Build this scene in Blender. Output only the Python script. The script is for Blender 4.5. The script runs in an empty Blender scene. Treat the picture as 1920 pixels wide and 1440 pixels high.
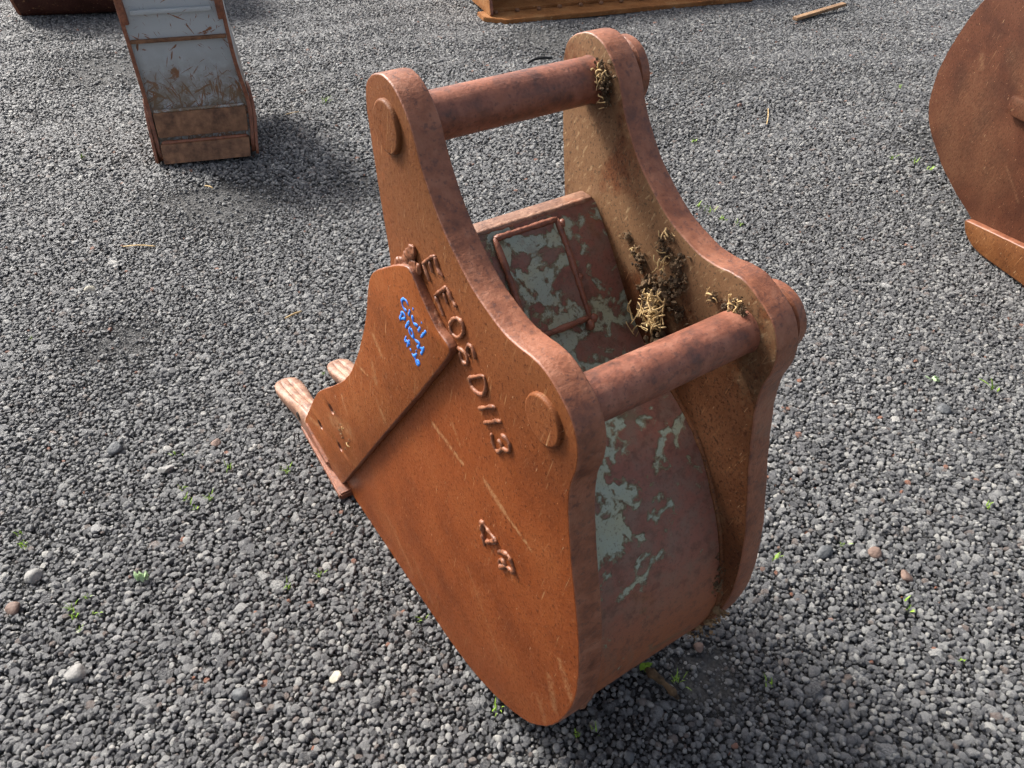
import bpy, bmesh, math, random
import numpy as np
from mathutils import Vector, Matrix, noise as mnoise
R = math.radians
random.seed(7); rng = np.random.default_rng(11)
scene = bpy.context.scene
col = scene.collection

# ------------------------------------------------------------------ camera, sky, sun, exposure
cam = bpy.data.cameras.new('camera'); camo = bpy.data.objects.new('camera', cam); col.objects.link(camo)
cam.sensor_width = 36; cam.lens = 1442 / 1920 * 36; cam.clip_start = .02; cam.clip_end = 500
camo.location = (0, 0, 1.4); camo.rotation_euler = (R(90 - 39.72), 0, 0)
scene.camera = camo
SUN_EL, SUN_AZ = 41., -54.          # azimuth from straight ahead (+Y), negative = to the left
sd = Vector((math.sin(R(SUN_AZ)) * math.cos(R(SUN_EL)), math.cos(R(SUN_AZ)) * math.cos(R(SUN_EL)), math.sin(R(SUN_EL))))
world = bpy.data.worlds.new('World'); scene.world = world; world.use_nodes = True
wn = world.node_tree; bg = wn.nodes['Background']
sky = wn.nodes.new('ShaderNodeTexSky'); sky.sky_type = 'NISHITA'; sky.sun_disc = False
sky.sun_elevation = R(SUN_EL); sky.sun_rotation = R(SUN_AZ); sky.dust_density = 6.0; sky.air_density = .75; sky.ozone_density = .7
hs = wn.nodes.new('ShaderNodeHueSaturation'); hs.inputs['Saturation'].default_value = .55      # thin high cloud whitens the sky
wn.links.new(sky.outputs[0], hs.inputs['Color']); wn.links.new(hs.outputs[0], bg.inputs[0]); bg.inputs[1].default_value = .138
sl = bpy.data.lights.new('sun', 'SUN'); sl.energy = 3.9; sl.angle = R(13); sl.color = (1, .965, .91)
so = bpy.data.objects.new('sun', sl); col.objects.link(so); so.rotation_euler = (-sd).to_track_quat('-Z', 'Y').to_euler()
so.location = (-6, 4, 8)
vs = scene.view_settings; vs.view_transform = 'Standard'; vs.look = 'None'; vs.gamma = 1; vs.exposure = .85
scene.cycles.max_bounces = 4; scene.cycles.diffuse_bounces = 2; scene.cycles.glossy_bounces = 1
scene.cycles.use_adaptive_sampling = True; scene.cycles.adaptive_threshold = .03

# ------------------------------------------------------------------ material helpers
class NT:
    def __init__(s, name):
        s.m = bpy.data.materials.new(name); s.m.use_nodes = True; s.t = s.m.node_tree
        s.b = s.t.nodes['Principled BSDF']; s.co = s.n('ShaderNodeTexCoord').outputs['Object']
    def n(s, k): return s.t.nodes.new(k)
    def l(s, a, b): s.t.links.new(a, b)
    def put(s, sock, v):
        if isinstance(v, bpy.types.NodeSocket): s.l(v, sock)
        else: sock.default_value = v
    def mapv(s, scale, rot=(0, 0, 0)):
        m = s.n('ShaderNodeMapping'); m.vector_type = 'TEXTURE'; m.inputs['Scale'].default_value = tuple(1 / q for q in scale); m.inputs['Rotation'].default_value = rot
        s.l(s.co, m.inputs[0]); return m.outputs[0]
    def noise(s, scale, detail=3., rough=.6, vec=None, dist=0.):
        t = s.n('ShaderNodeTexNoise'); t.inputs['Scale'].default_value = scale; t.inputs['Detail'].default_value = detail
        t.inputs['Roughness'].default_value = rough; t.inputs['Distortion'].default_value = dist
        s.l(vec or s.co, t.inputs['Vector']); return t.outputs['Fac']
    def vor(s, scale, vec=None, feat='F1', out='Distance'):
        t = s.n('ShaderNodeTexVoronoi'); t.feature = feat; t.inputs['Scale'].default_value = scale
        s.l(vec or s.co, t.inputs['Vector']); return t.outputs[out]
    def step(s, v, lo, hi, a=0., b=1.):
        m = s.n('ShaderNodeMapRange'); m.interpolation_type = 'SMOOTHSTEP'; s.put(m.inputs[0], v)
        for i, x in zip((1, 2, 3, 4), (lo, hi, a, b)): m.inputs[i].default_value = x
        return m.outputs[0]
    def math(s, op, a, b=0., c=0.):
        m = s.n('ShaderNodeMath'); m.operation = op
        s.put(m.inputs[0], a); s.put(m.inputs[1], b); s.put(m.inputs[2], c); return m.outputs[0]
    def mix(s, f, a, b, mode='MIX'):
        m = s.n('ShaderNodeMix'); m.data_type = 'RGBA'; m.blend_type = mode
        s.put(m.inputs[0], f)
        for i, v in ((6, a), (7, b)):
            s.put(m.inputs[i], v if isinstance(v, bpy.types.NodeSocket) else (*v, 1))
        return m.outputs[2]
    def ramp(s, v, stops):
        r = s.n('ShaderNodeValToRGB'); e = r.color_ramp.elements
        while len(e) < len(stops): e.new(.5)
        for el, (p, c) in zip(e, stops): el.position = p; el.color = (*c, 1)
        s.put(r.inputs[0], v); return r.outputs[0]
    def sep(s):
        x = s.n('ShaderNodeSeparateXYZ'); s.l(s.co, x.inputs[0]); return x.outputs
    def seg(s, a, b, w, warp=None):
        """soft mask round the segment a-b in the object's Y/Z plane"""
        o = s.sep() if not hasattr(s, '_sep') else s._sep; s._sep = o
        ax, ay = a; dx, dy = b[0] - ax, b[1] - ay; L = max(dx * dx + dy * dy, 1e-9)
        px = s.math('SUBTRACT', o[1], ax); py = s.math('SUBTRACT', o[2], ay)
        t = s.math('ADD', s.math('MULTIPLY', px, dx / L), s.math('MULTIPLY', py, dy / L))
        t = s.math('MINIMUM', s.math('MAXIMUM', t, 0.), 1.)
        qx = s.math('SUBTRACT', px, s.math('MULTIPLY', t, dx)); qy = s.math('SUBTRACT', py, s.math('MULTIPLY', t, dy))
        d = s.math('SQRT', s.math('ADD', s.math('MULTIPLY', qx, qx), s.math('MULTIPLY', qy, qy)))
        if warp is not None: d = s.math('ADD', d, warp)
        return s.step(d, w, 0.)
    def bump(s, h, dist=.002, strength=.5, prev=None):
        b = s.n('ShaderNodeBump'); b.inputs['Strength'].default_value = strength; b.inputs['Distance'].default_value = dist
        s.put(b.inputs['Height'], h)
        if prev is not None: s.l(prev, b.inputs['Normal'])
        return b.outputs[0]
    def done(s, colr, rough=.6, nrm=None, spec=.4, metal=0.):
        s.put(s.b.inputs['Base Color'], colr if isinstance(colr, bpy.types.NodeSocket) else (*colr, 1))
        s.put(s.b.inputs['Roughness'], rough); s.b.inputs['Specular IOR Level'].default_value = spec
        s.b.inputs['Metallic'].default_value = metal
        if nrm is not None: s.l(nrm, s.b.inputs['Normal'])
        return s.m

def rust_face(name, dark=(.145, .034, .008), mid=(.212, .052, .012), light=(.245, .070, .019), smears=(), mud=0., brown_top=False, tan=(.36, .19, .085)):
    t = NT(name)
    big = t.noise(7, 5, .6); c = t.ramp(big, [(.3, dark), (.5, mid), (.72, light)])
    if brown_top: c = t.mix(t.math('MULTIPLY', t.step(t.sep()[2], .62, 1.0), t.step(t.noise(5, 4), .25, .6, .55, 1.)), c, (.150, .056, .020))  # browner towards the top, broken up by noise
    small = t.noise(150, 4, .75); c = t.mix(t.step(small, .54, .64, 0, .75), c, (dark[0] * .42, dark[1] * .42, dark[2] * .5))
    c = t.mix(t.step(t.noise(60, 4, .7), .54, .75, 0, .45), c, light)
    st = t.noise(1, 4, .7, t.mapv((40, 120, 9), (.35, 0, 0))); c = t.mix(t.step(st, .60, .78, 0, .55), c, tan)
    st2 = t.noise(1, 2, .6, t.mapv((40, 260, 14), (.25, 0, 0))); c = t.mix(t.step(st2, .66, .74, 0, .75), c, tan)
    st3 = t.noise(1, 2, .5, t.mapv((40, 700, 22), (.5, 0, 0))); c = t.mix(t.step(st3, .70, .75, 0, .7), c, (.30, .15, .07))
    c = t.mix(t.step(t.noise(3.1, 4, .7), .52, .68, 0, .35), c, dark)
    fl = t.vor(55); c = t.mix(t.step(fl, .05, .02, 0, .9), c, (.72, .36, .16))
    c = t.mix(t.step(t.noise(1, 2, .6, t.mapv((60, 420, 40), (.3, 0, 0))), .70, .76, 0, .8), c, (.55, .38, .22))
    warp = t.math('MULTIPLY', t.math('SUBTRACT', t.noise(140, 3), .5), .012)
    brk = t.step(t.noise(1, 4, .75, t.mapv((60, 150, 60), (.4, 0, 0))), .36, .62)
    for a, b, w, k in smears:
        c = t.mix(t.math('MULTIPLY', t.math('MULTIPLY', t.seg(a, b, w, warp), k), brk), c, tan)
    if mud:
        mm = t.math('ADD', t.math('ADD', t.noise(9, 6, .7), t.math('MULTIPLY', t.noise(70, 3), .18)), t.step(t.sep()[2], .64, .90, -.11, .10))
        c = t.mix(t.step(mm, .56, .72, 0, mud), c, (.190, .108, .056))
        c = t.mix(t.step(t.noise(230, 2), .56, .68, 0, mud * .8), c, (.045, .03, .02))
        c = t.mix(t.math('MULTIPLY', t.step(mm, .56, .72), t.step(t.noise(1, 3, .7, t.mapv((90, 160, 50), (.6, 0, 0))), .58, .68)), c, (.30, .20, .11))
    n = t.bump(small, .0012, .5); n = t.bump(t.noise(18, 4), .004, .35, n); n = t.bump(t.noise(420, 2), .0006, .5, n)
    return t.done(c, t.step(small, .3, .7, .45, .65), n, .16)

def rust_edge(name, a=(.125, .042, .021), b=(.230, .080, .038), cc=(.30, .125, .070)):
    t = NT(name)
    m1 = t.noise(34, 5, .7); c = t.ramp(m1, [(.33, a), (.5, b), (.68, cc)])
    c = t.mix(t.step(t.noise(130, 4, .7), .53, .66, 0, .7), c, (.085, .036, .026))
    c = t.mix(t.step(t.noise(17, 4, .7), .58, .72, 0, .75), c, (.26, .085, .042))
    c = t.mix(t.step(t.noise(6, 5), .58, .75, 0, .3), c, (.33, .21, .14))
    n = t.bump(t.noise(190, 3), .0014, .6); n = t.bump(t.noise(28, 3), .003, .15, n); n = t.bump(t.noise(1, 2, .6, t.mapv((14, 230, 230))), .0010, .3, n)
    return t.done(c, t.step(m1, .3, .7, .40, .55), n, .5)

M = {}
sh = lambda p: (p[0] - .85, p[1])
M['face'] = rust_face('rusty_steel_face', brown_top=True, smears=[(sh(a), sh(b), w, k) for a, b, w, k in [
    ((.632, .613), (.585, .598), .010, 1.), ((.585, .598), (.520, .585), .006, 1.), ((.782, .608), (.694, .597), .008, 1.),
    ((.444, .420), (.415, .364), .012, .55), ((.465, .346), (.448, .28), .014, .55), ((.49, .25), (.47, .2), .012, .4),
    ((1.05, .14), (.95, .06), .012, .35), ((.93, .12), (.86, .05), .012, .3), ((.72, .66), (.70, .63), .006, .5), ((.70, .35), (.60, .20), .006, .35)]])
M['cutter'] = rust_face('rusty_cutter_steel', dark=(.155, .042, .010), mid=(.225, .062, .015), light=(.265, .085, .024), smears=[(sh(a), sh(b), w, k) for a, b, w, k in [
    ((.948, .682), (.922, .656), .012, .6), ((.969, .609), (.965, .572), .012, .65), ((.970, .520), (.947, .494), .010, .65),
    ((1.476, .1076), (1.378, .147), .012, .6), ((1.047, .556), (.997, .562), .004, .9), ((1.27, .25), (1.15, .31), .03, .6), ((1.166, .399), (1.154, .358), .006, .6), ((1.45, .05), (1.3, .06), .012, .4), ((1.23, .18), (1.10, .22), .006, .4)]])
M['inner'] = rust_face('mud_stained_inner_steel', dark=(.080, .028, .012), mid=(.130, .048, .020), light=(.18, .076, .036), mud=.8)
M['edge'] = rust_edge('flame_cut_rusty_edge')
M['pin'] = rust_edge('rusty_pin_steel', (.105, .042, .028), (.225, .078, .044), (.31, .13, .082))
M['weld'] = rust_edge('rusty_weld', (.12, .040, .016), (.215, .074, .030), (.30, .13, .065))
M['tooth'] = rust_edge('worn_tooth_steel', (.165, .080, .050), (.255, .135, .088), (.37, .235, .155))

def painted(name, paint=(.31, .36, .29), paint2=(.34, .355, .245), rust=(.235, .092, .064), brown=(.27, .092, .038), zlo=.28, zhi=.50):
    t = NT(name); o = t.sep(); t._sep = o
    z = o[2]
    warp = t.noise(16, 4, .6)
    patch = t.noise(19, 4, .6, dist=.7)
    low = t.step(z, .40, .60, .26, 0.)
    side = t.step(o[0], .05, .26, -.06, .10)
    v = t.math('ADD', patch, t.math('ADD', low, side))
    fine = t.math('MULTIPLY', t.noise(100, 6, .75), .36)
    spots = t.math('MULTIPLY', t.math('SUBTRACT', .45, t.vor(62)), .20)
    k = t.step(t.math('ADD', t.math('ADD', v, fine), spots), .645, .735)
    pc = t.mix(t.step(warp, .4, .65), paint, paint2)
    rc = t.mix(t.step(t.noise(30, 5, .7), .4, .65), rust, (.20, .115, .085))
    rc = t.mix(t.step(z, .52, .33), rc, brown)
    rc = t.mix(t.step(t.noise(12, 4), .62, .72, 0, .7), rc, (.22, .085, .03))
    c = t.mix(k, pc, rc)
    halo = t.math('MULTIPLY', t.math('MULTIPLY', k, t.math('SUBTRACT', 1., k)), 2.6)
    c = t.mix(halo, c, (.20, .185, .095))
    c = t.mix(t.step(t.noise(11, 4, .6, dist=1.2), .63, .70, 0, .5), c, (.105, .115, .060))
    c = t.mix(t.step(t.noise(260, 2), .56, .68, 0, .5), c, (.085, .045, .034))
    pit = t.noise(48, 6, .75)
    c = t.mix(t.math('MULTIPLY', t.step(pit, .48, .64, 0, .6), k), c, (.095, .040, .026))
    c = t.mix(t.step(t.noise(1, 4, .7, t.mapv((30, 30, 5))), .56, .70, 0, .35), c, (.16, .105, .07))
    n = t.bump(k, .0016, .8); n = t.bump(pit, .0016, .5, n); n = t.bump(t.noise(220, 3), .0008, .5, n)
    return t.done(c, t.step(k, 0, 1, .38, .55), n, .45)
M['sheet'] = painted('flaking_blue_green_paint_over_rust')

def plain(name, a, b, scale=20, rough=.7, bump=.002, spec=.35):
    t = NT(name); c = t.ramp(t.noise(scale, 5, .65), [(.32, a), (.68, b)])
    return t.done(c, rough, t.bump(t.noise(scale * 5, 3), bump, .6), spec)
M['mud'] = plain('dried_mud', (.020, .013, .008), (.19, .12, .062), 38, .9, .003)
M['dust_mud'] = plain('dusty_tan_mud', (.16, .10, .05), (.30, .20, .11), 60, .95, .003)
M['straw'] = plain('dry_straw', (.42, .27, .11), (.66, .48, .24), 40, .7)
M['blue'] = plain('blue_paint_marker', (.025, .15, .58), (.05, .25, .80), 90, .5, .0003)
M['leaf'] = plain('fresh_green_weed', (.15, .29, .025), (.32, .48, .06), 60, .5, .0005)
M['paleleaf'] = plain('pale_green_leaf', (.30, .42, .22), (.42, .55, .33), 60, .5, .0005)
M['wood'] = plain('weathered_wood', (.17, .10, .055), (.33, .20, .11), 18, .8)
M['black'] = plain('black_rubber', (.012, .012, .013), (.03, .03, .03), 30, .6)
M['dark'] = plain('painted_hole_shade', (.01, .006, .004), (.02, .012, .008), 30, .9)  # near-black: the shade inside holes put into the colour

# ------------------------------------------------------------------ mesh helpers
def empty(name, loc, rz=0.):
    o = bpy.data.objects.new(name, None); o.empty_display_size = .05; col.objects.link(o)
    o.location = loc; o.rotation_euler = (0, 0, rz); return o
def tag(o, label=None, cat=None, group=None, kind=None):
    for k, v in (('label', label), ('category', cat), ('group', group), ('kind', kind)):
        if v: o[k] = v
    return o
def link(name, me, mats, parent=None, smooth=40):
    for m in (mats if isinstance(mats, (list, tuple)) else [mats]): me.materials.append(m)
    if smooth:
        me.polygons.foreach_set('use_smooth', [True] * len(me.polygons))
        if smooth < 180: me.set_sharp_from_angle(angle=R(smooth))
    o = bpy.data.objects.new(name, me); col.objects.link(o); o.parent = parent; return o
def mesh(v, f, name='m'):
    me = bpy.data.meshes.new(name); me.from_pydata([tuple(map(float, p)) for p in v], [], f); me.update(); return me
def fixn(me):
    bm = bmesh.new(); bm.from_mesh(me); bmesh.ops.recalc_face_normals(bm, faces=bm.faces); bm.to_mesh(me); bm.free(); return me
def resample(P, step, closed=False, rounds=2):
    P = [np.array(p, float) for p in P]
    for _ in range(rounds):          # corner cutting
        Q = []
        n = len(P)
        if not closed: Q.append(P[0])
        for i in range(n if closed else n - 1):
            a, b = P[i], P[(i + 1) % n]; L = np.linalg.norm(b - a)
            c = min(.25, .012 / max(L, 1e-6))
            Q += [a + (b - a) * c, b - (b - a) * c]
        if not closed: Q.append(P[-1])
        P = Q
    if closed: P.append(P[0])
    P = np.array(P); d = np.r_[0, np.cumsum(np.linalg.norm(np.diff(P, axis=0), axis=1))]
    n = max(4, int(d[-1] / step)); s = np.linspace(0, d[-1], n + 1)
    out = np.stack([np.interp(s, d, P[:, k]) for k in range(P.shape[1])], 1)
    return out[:-1] if closed else out
def plate(name, outline, x0, x1, mats, parent, holes=(), bev=.003, wob=.0007, step=.007, shift=(0., 0.), xfun=None):
    """a steel plate: outline in (s, z), thickness along X from x0 to x1, rounded cut edges; mats = faces at x0, rim, faces at x1"""
    cu = bpy.data.curves.new(name, 'CURVE'); cu.dimensions = '2D'; cu.fill_mode = 'BOTH'
    cu.extrude = max((x1 - x0) / 2 - bev, .0005); cu.bevel_depth = bev; cu.bevel_resolution = 2; cu.offset = -bev
    def add(P):
        sp = cu.splines.new('POLY'); sp.points.add(len(P) - 1); sp.use_cyclic_u = True
        sp.points.foreach_set('co', np.c_[P, np.zeros(len(P)), np.ones(len(P))].astype(np.float32).ravel())
    P = resample(outline, step, True)
    if wob:
        w = np.array([mnoise.noise(Vector((p[0] * 60, p[1] * 60, x0 * 31))) + .6 * mnoise.noise(Vector((p[0] * 170, p[1] * 170, 5))) for p in P])
        tg = np.roll(P, -1, 0) - np.roll(P, 1, 0); tg /= np.linalg.norm(tg, axis=1)[:, None] + 1e-9
        P = P + np.c_[tg[:, 1], -tg[:, 0]] * (w * wob)[:, None]
    add(P)
    for c, r in holes:
        add(np.array([(c[0] + r * math.cos(-a), c[1] + r * math.sin(-a)) for a in np.linspace(0, 2 * math.pi, 24, endpoint=False)]))
    tmp = bpy.data.objects.new('tmp', cu); col.objects.link(tmp)
    dg = bpy.context.evaluated_depsgraph_get()
    me = bpy.data.meshes.new_from_object(tmp.evaluated_get(dg))
    bpy.data.objects.remove(tmp)
    me.materials.clear()
    co = np.empty(len(me.vertices) * 3, np.float32); me.vertices.foreach_get('co', co); co = co.reshape(-1, 3)
    X = co[:, 2] + (x0 + x1) / 2
    if xfun is not None: X = xfun(X, co[:, 0])
    me.vertices.foreach_set('co', np.stack([X, co[:, 0] + shift[0], co[:, 1] + shift[1]], 1).astype(np.float32).ravel())
    bm = bmesh.new(); bm.from_mesh(me); bmesh.ops.remove_doubles(bm, verts=bm.verts, dist=1e-5); bm.to_mesh(me); bm.free(); me.update()
    mi = []
    for p in me.polygons:
        mi.append(0 if p.normal.x < -.9 else (2 if p.normal.x > .9 else 1))
    me.polygons.foreach_set('material_index', mi)
    return link(name, me, list(mats), parent, 35)
def tube(name, pts, r, mat, parent, seg=8, wob=.0, step=None, squash=1., lump=0.):
    """a rounded bead or rod along pts (x,y,z)"""
    P = np.array(pts, float)
    if step: P = resample(P, step, False, 1)
    T = np.gradient(P, axis=0); T /= np.linalg.norm(T, axis=1)[:, None] + 1e-9
    ref = np.array([1., 0, 0]) if abs(T[:, 0]).mean() < .8 else np.array([0, 0, 1.])
    V, F = [], []
    n = len(P)
    for i in range(n):
        a = ref - T[i] * (ref @ T[i]); a /= np.linalg.norm(a); b = np.cross(T[i], a)
        rr = r * (1 + wob * (random.random() - .5) * 2 + lump * math.sin(i * 1.7 + r * 999))
        if i in (0, n - 1): rr *= .75
        for k in range(seg):
            t = 2 * math.pi * k / seg
            V.append(P[i] + a * math.cos(t) * rr * squash + b * math.sin(t) * rr)
    for i in range(n - 1):
        for k in range(seg):
            k2 = (k + 1) % seg; F.append((i * seg + k, i * seg + k2, (i + 1) * seg + k2, (i + 1) * seg + k))
    V.append(P[0] - T[0] * r * .5); V.append(P[-1] + T[-1] * r * .5)
    for k in range(seg):
        k2 = (k + 1) % seg; F.append((len(V) - 2, k2, k)); F.append((len(V) - 1, (n - 1) * seg + k, (n - 1) * seg + k2))
    if not name: return V, F
    return link(name, mesh(V, F, name), mat, parent, 180)
def lathe_x(name, c, prof, mat, parent, seg=48, wob=0.):
    """solid of revolution about an X-parallel axis through c=(s,z); prof = [(x, radius)...]"""
    V, F = [], []
    for x, r in prof:
        for k in range(seg):
            t = 2 * math.pi * k / seg; rr = r * (1 + wob * mnoise.noise(Vector((x * 40, math.cos(t) * 3, math.sin(t) * 3))))
            V.append((x, c[0] + rr * math.cos(t), c[1] + rr * math.sin(t)))
    for i in range(len(prof) - 1):
        for k in range(seg):
            k2 = (k + 1) % seg; F.append((i * seg + k, (i + 1) * seg + k, (i + 1) * seg + k2, i * seg + k2))
    F.append(tuple(range(seg))); F.append(tuple(reversed(range((len(prof) - 1) * seg, len(prof) * seg))))
    return link(name, fixn(mesh(V, F, name)), mat, parent, 40)
def sheet(name, path, x0, x1, th, mat, parent, nx=8, shift=(0., 0.), step=.012, wob=.0012):
    """a bent plate: path in (s, z), thickness th to the left of travel, spanning x0..x1"""
    P = resample(path, step, False, 2) + np.array(shift)
    T = np.gradient(P, axis=0); T /= np.linalg.norm(T, axis=1)[:, None]; Nn = np.c_[-T[:, 1], T[:, 0]]
    V, F = [], []; n = len(P); xs = np.linspace(x0, x1, nx + 1)
    for side in (0, 1):
        for i in range(n):
            for x in xs:
                w = wob * mnoise.noise(Vector((x * 9, P[i][0] * 9, P[i][1] * 9))) if side == 0 else 0
                q = P[i] + Nn[i] * (th * side + w); V.append((x, q[0], q[1]))
    m = nx + 1; off = n * m
    for i in range(n - 1):
        for j in range(nx):
            a = i * m + j; F.append((a, a + 1, a + m + 1, a + m)); F.append((off + a, off + a + m, off + a + m + 1, off + a + 1))
    for i in range(n - 1):
        for j in (0, nx):
            a = i * m + j; F.append((a, a + m, off + a + m, off + a))
    for j in range(nx):
        for i in (0, n - 1):
            a = i * m + j; F.append((a, a + 1, off + a + 1, off + a))
    return link(name, fixn(mesh(V, F, name)), mat, parent, 35)
def box(name, lo, hi, mat, parent, bev=.003, rot=None, piv=None):
    bm = bmesh.new(); bmesh.ops.create_cube(bm, size=1)
    for v in bm.verts: v.co = Vector([lo[k] + (v.co[k] + .5) * (hi[k] - lo[k]) for k in range(3)])
    if bev: bmesh.ops.bevel(bm, geom=bm.edges[:], offset=bev, segments=2, affect='EDGES', profile=.6)
    if rot is not None:
        bmesh.ops.rotate(bm, cent=piv or (0, 0, 0), matrix=rot, verts=bm.verts)
    me = bpy.data.meshes.new(name); bm.to_mesh(me); bm.free(); return link(name, me, mat, parent, 35)
def lump(seed, r, sub=2, ang=9, flat=1.):
    """an irregular crushed stone of about radius r"""
    rr = np.random.default_rng(seed); bm = bmesh.new(); bmesh.ops.create_icosphere(bm, subdivisions=sub, radius=1)
    N = rr.normal(size=(ang, 3)); N /= np.linalg.norm(N, axis=1)[:, None]; D = rr.uniform(.70, 1.0, ang)
    sc = rr.uniform(.82, 1.18, 3); sc[2] *= flat
    for v in bm.verts:
        d = np.array(v.co); d /= np.linalg.norm(d); q = N @ d
        cand = np.r_[D / np.maximum(q, 1e-3), 1.12]
        cand = cand[cand > 0]; k = 22.; rad = -np.log(np.exp(-k * np.minimum(cand, 3)).sum()) / k
        v.co = Vector(d * rad * r * sc)
    me = bpy.data.meshes.new('stone'); bm.to_mesh(me); bm.free(); return me

# ------------------------------------------------------------------ ground and gravel
def hgt(x, y):
    x = np.asarray(x, float); y = np.asarray(y, float)
    g = .010 * np.sin(2.1 * x + .7 * y + .4) * np.sin(1.3 * y - .6 * x) + .006 * np.sin(5.3 * x - 2.2 * y) * np.sin(3.7 * y + 1.1)
    far = np.clip((y - 2.4) / 1.5, 0, 1)
    u = y - .28 * x                                   # old wheel tracks crossing behind the buckets
    g = g + far * (.011 * np.sin(5.2 * u + .6 * np.sin(2.1 * x)) * (.6 + .4 * np.sin(1.7 * x + 1)) + .005 * np.sin(13 * u + 2 * np.sin(3 * x)))
    near = np.exp(-(((x - .0) / .75) ** 2 + ((y - 1.05) / .85) ** 2))
    return g * (1 - near) - .002
PATCH = [(.38, .80, .10), (-1.15, 2.85, .25), (.55, 3.7, .35), (1.0, 4.3, .4), (-2.2, 4.4, .5), (.25, 5.0, .4), (-.55, 3.0, .3), (2.0, 3.4, .3), (-1.2, 1.9, .18)]
def bare(x, y):
    """0..1: how far the stones are trodden into the fines"""
    b = np.zeros_like(x)
    for px, py, r in PATCH: b = np.maximum(b, np.exp(-((x - px) ** 2 + ((y - py) * 1.3) ** 2) / (r * r)))
    b = b + .35 * np.sin(3.1 * x + 1.9 * y) * np.sin(2.3 * y - 1.1 * x + .5)
    return np.clip(b, 0, 1)
def ground_mesh():
    xs = np.r_[-60, -25, -12, np.arange(-7, 7.01, .07), 12, 25, 60]; ys = np.r_[-40, -15, -6, np.arange(-2, 9.01, .07), 15, 30, 80]
    X, Y = np.meshgrid(xs, ys); Z = hgt(X, Y) - .011
    V = np.stack([X, Y, Z], -1).reshape(-1, 3); n = len(xs)
    F = [(j * n + i, j * n + i + 1, (j + 1) * n + i + 1, (j + 1) * n + i) for j in range(len(ys) - 1) for i in range(n - 1)]
    return mesh(V, F, 'ground')
t = NT('gravel_fines')
v1 = t.vor(70); v2 = t.vor(160)
c = t.ramp(t.noise(3, 5, .6), [(.35, (.030, .030, .031)), (.65, (.085, .083, .080))])
c = t.mix(t.step(t.vor(70, out='Color'), .3, .8, 0, .5), c, (.13, .13, .13))
c = t.mix(t.step(t.noise(220, 3), .5, .7, 0, .6), c, (.02, .02, .021))
n = t.bump(t.math('SUBTRACT', 1., v1), .012, .8); n = t.bump(t.noise(300, 4, .7), .004, .9, n)
M['fines'] = t.done(c, .8, n, .3)
tag(link('ground', ground_mesh(), M['fines'], None, 180), kind='structure')

t = NT('crushed_basalt'); oi = t.n('ShaderNodeObjectInfo').outputs['Random']
wn_ = t.n('ShaderNodeTexWhiteNoise'); wn_.noise_dimensions = '1D'; t.l(oi, wn_.inputs['W']); r2 = wn_.outputs['Value']
c = t.ramp(oi, [(0, (.055, .056, .060)), (.35, (.125, .125, .13)), (.72, (.235, .233, .23)), (.94, (.335, .33, .315)), (1, (.50, .48, .44))])
c = t.mix(t.step(r2, .95, .98, 0, .65), c, (.20, .14, .11))
c = t.mix(t.step(r2, .025, .02, 0, .8), c, (.46, .45, .43))
c = t.mix(t.step(r2, .9965, .9975, 0, .8), c, (.33, .12, .06))
nz = t.noise(3.2, 2, .7); c = t.mix(t.step(nz, .45, .75, 0, .5), c, (.30, .295, .28))
c = t.mix(t.step(t.noise(9, 1), .52, .7, 0, .5), c, (.035, .035, .038))
c = t.mix(1., c, (.98, .995, 1.01), 'MULTIPLY')
n = t.bump(t.noise(7, 2, .7), .2, .6)
M['stone'] = t.done(c, t.step(nz, .3, .7, .32, .48), n, .7)

pebbles = bpy.data.collections.new('pebble_shapes')
NPEB = 14
for i in range(NPEB):
    me = lump(100 + i, 1., 2, 12 + i % 5, .68 + .25 * ((i * 37 % 10) / 10)); me.materials.append(M['stone'])
    me.polygons.foreach_set('use_smooth', [True] * len(me.polygons)); me.set_sharp_from_angle(angle=R(36))
    pebbles.objects.link(bpy.data.objects.new('pebble', me))
KEEP = []          # spots kept clear for single large stones
def gravel_points():
    P, S = [], []
    def layer(x0, x1, y0, y1, sp, dlo, dhi, z0, zr, half=None, inner=None):
        nx, ny = int((x1 - x0) / sp), int((y1 - y0) / (sp * .866))
        I, J = np.meshgrid(np.arange(nx), np.arange(ny))
        x = x0 + (I + .5 * (J % 2)) * sp + rng.normal(0, .24 * sp, I.shape); y = y0 + J * sp * .866 + rng.normal(0, .24 * sp, I.shape)
        x, y = x.ravel(), y.ravel()
        if half is not None:
            k = np.abs(x) < half(y); x, y = x[k], y[k]
        if inner is not None:
            k = np.abs(x) >= inner(y); x, y = x[k], y[k]
        d = np.clip(np.exp(rng.normal(np.log((dlo + dhi) / 2), .32, len(x))), dlo * .6, dhi * 1.7)
        b = bare(x, y)
        drop = rng.random(len(x)) < .65 * np.clip(b * 1.5 - .5, 0, 1)
        d = d * (1 - .35 * b)
        z = hgt(x, y) + z0 + rng.uniform(-zr, zr, len(x)) - .30 * d - .004 * b
        k = ~drop; P.append(np.stack([x, y, z], 1)[k]); S.append(d[k] / 2)
    fr = lambda m: (lambda y: .95 + m + np.maximum(y - .6, 0) * .51)
    layer(-4.6, 4.6, .25, 3.0, .0112, .0085, .0142, .0022, .0026, fr(.15))
    layer(-2.6, 2.6, .40, 2.2, .0085, .004, .0070, -.003, .0015, fr(.02))
    layer(-3.6, 3.6, .3, 4.5, .085, .019, .027, .003, .003, fr(.2))
    layer(-5.2, 5.2, 3.0, 7.6, .0145, .0110, .0180, .003, .003, fr(.3))
    layer(-4.6, 4.6, -.6, 3.0, .0165, .014, .021, .003, .003, None, lambda y: np.where(y < .25, 0., fr(.15)(y)))
    layer(-5.4, 5.4, 3.0, 7.6, .0210, .017, .026, .003, .003, None, fr(.3))
    return np.concatenate(P), np.concatenate(S)
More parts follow.
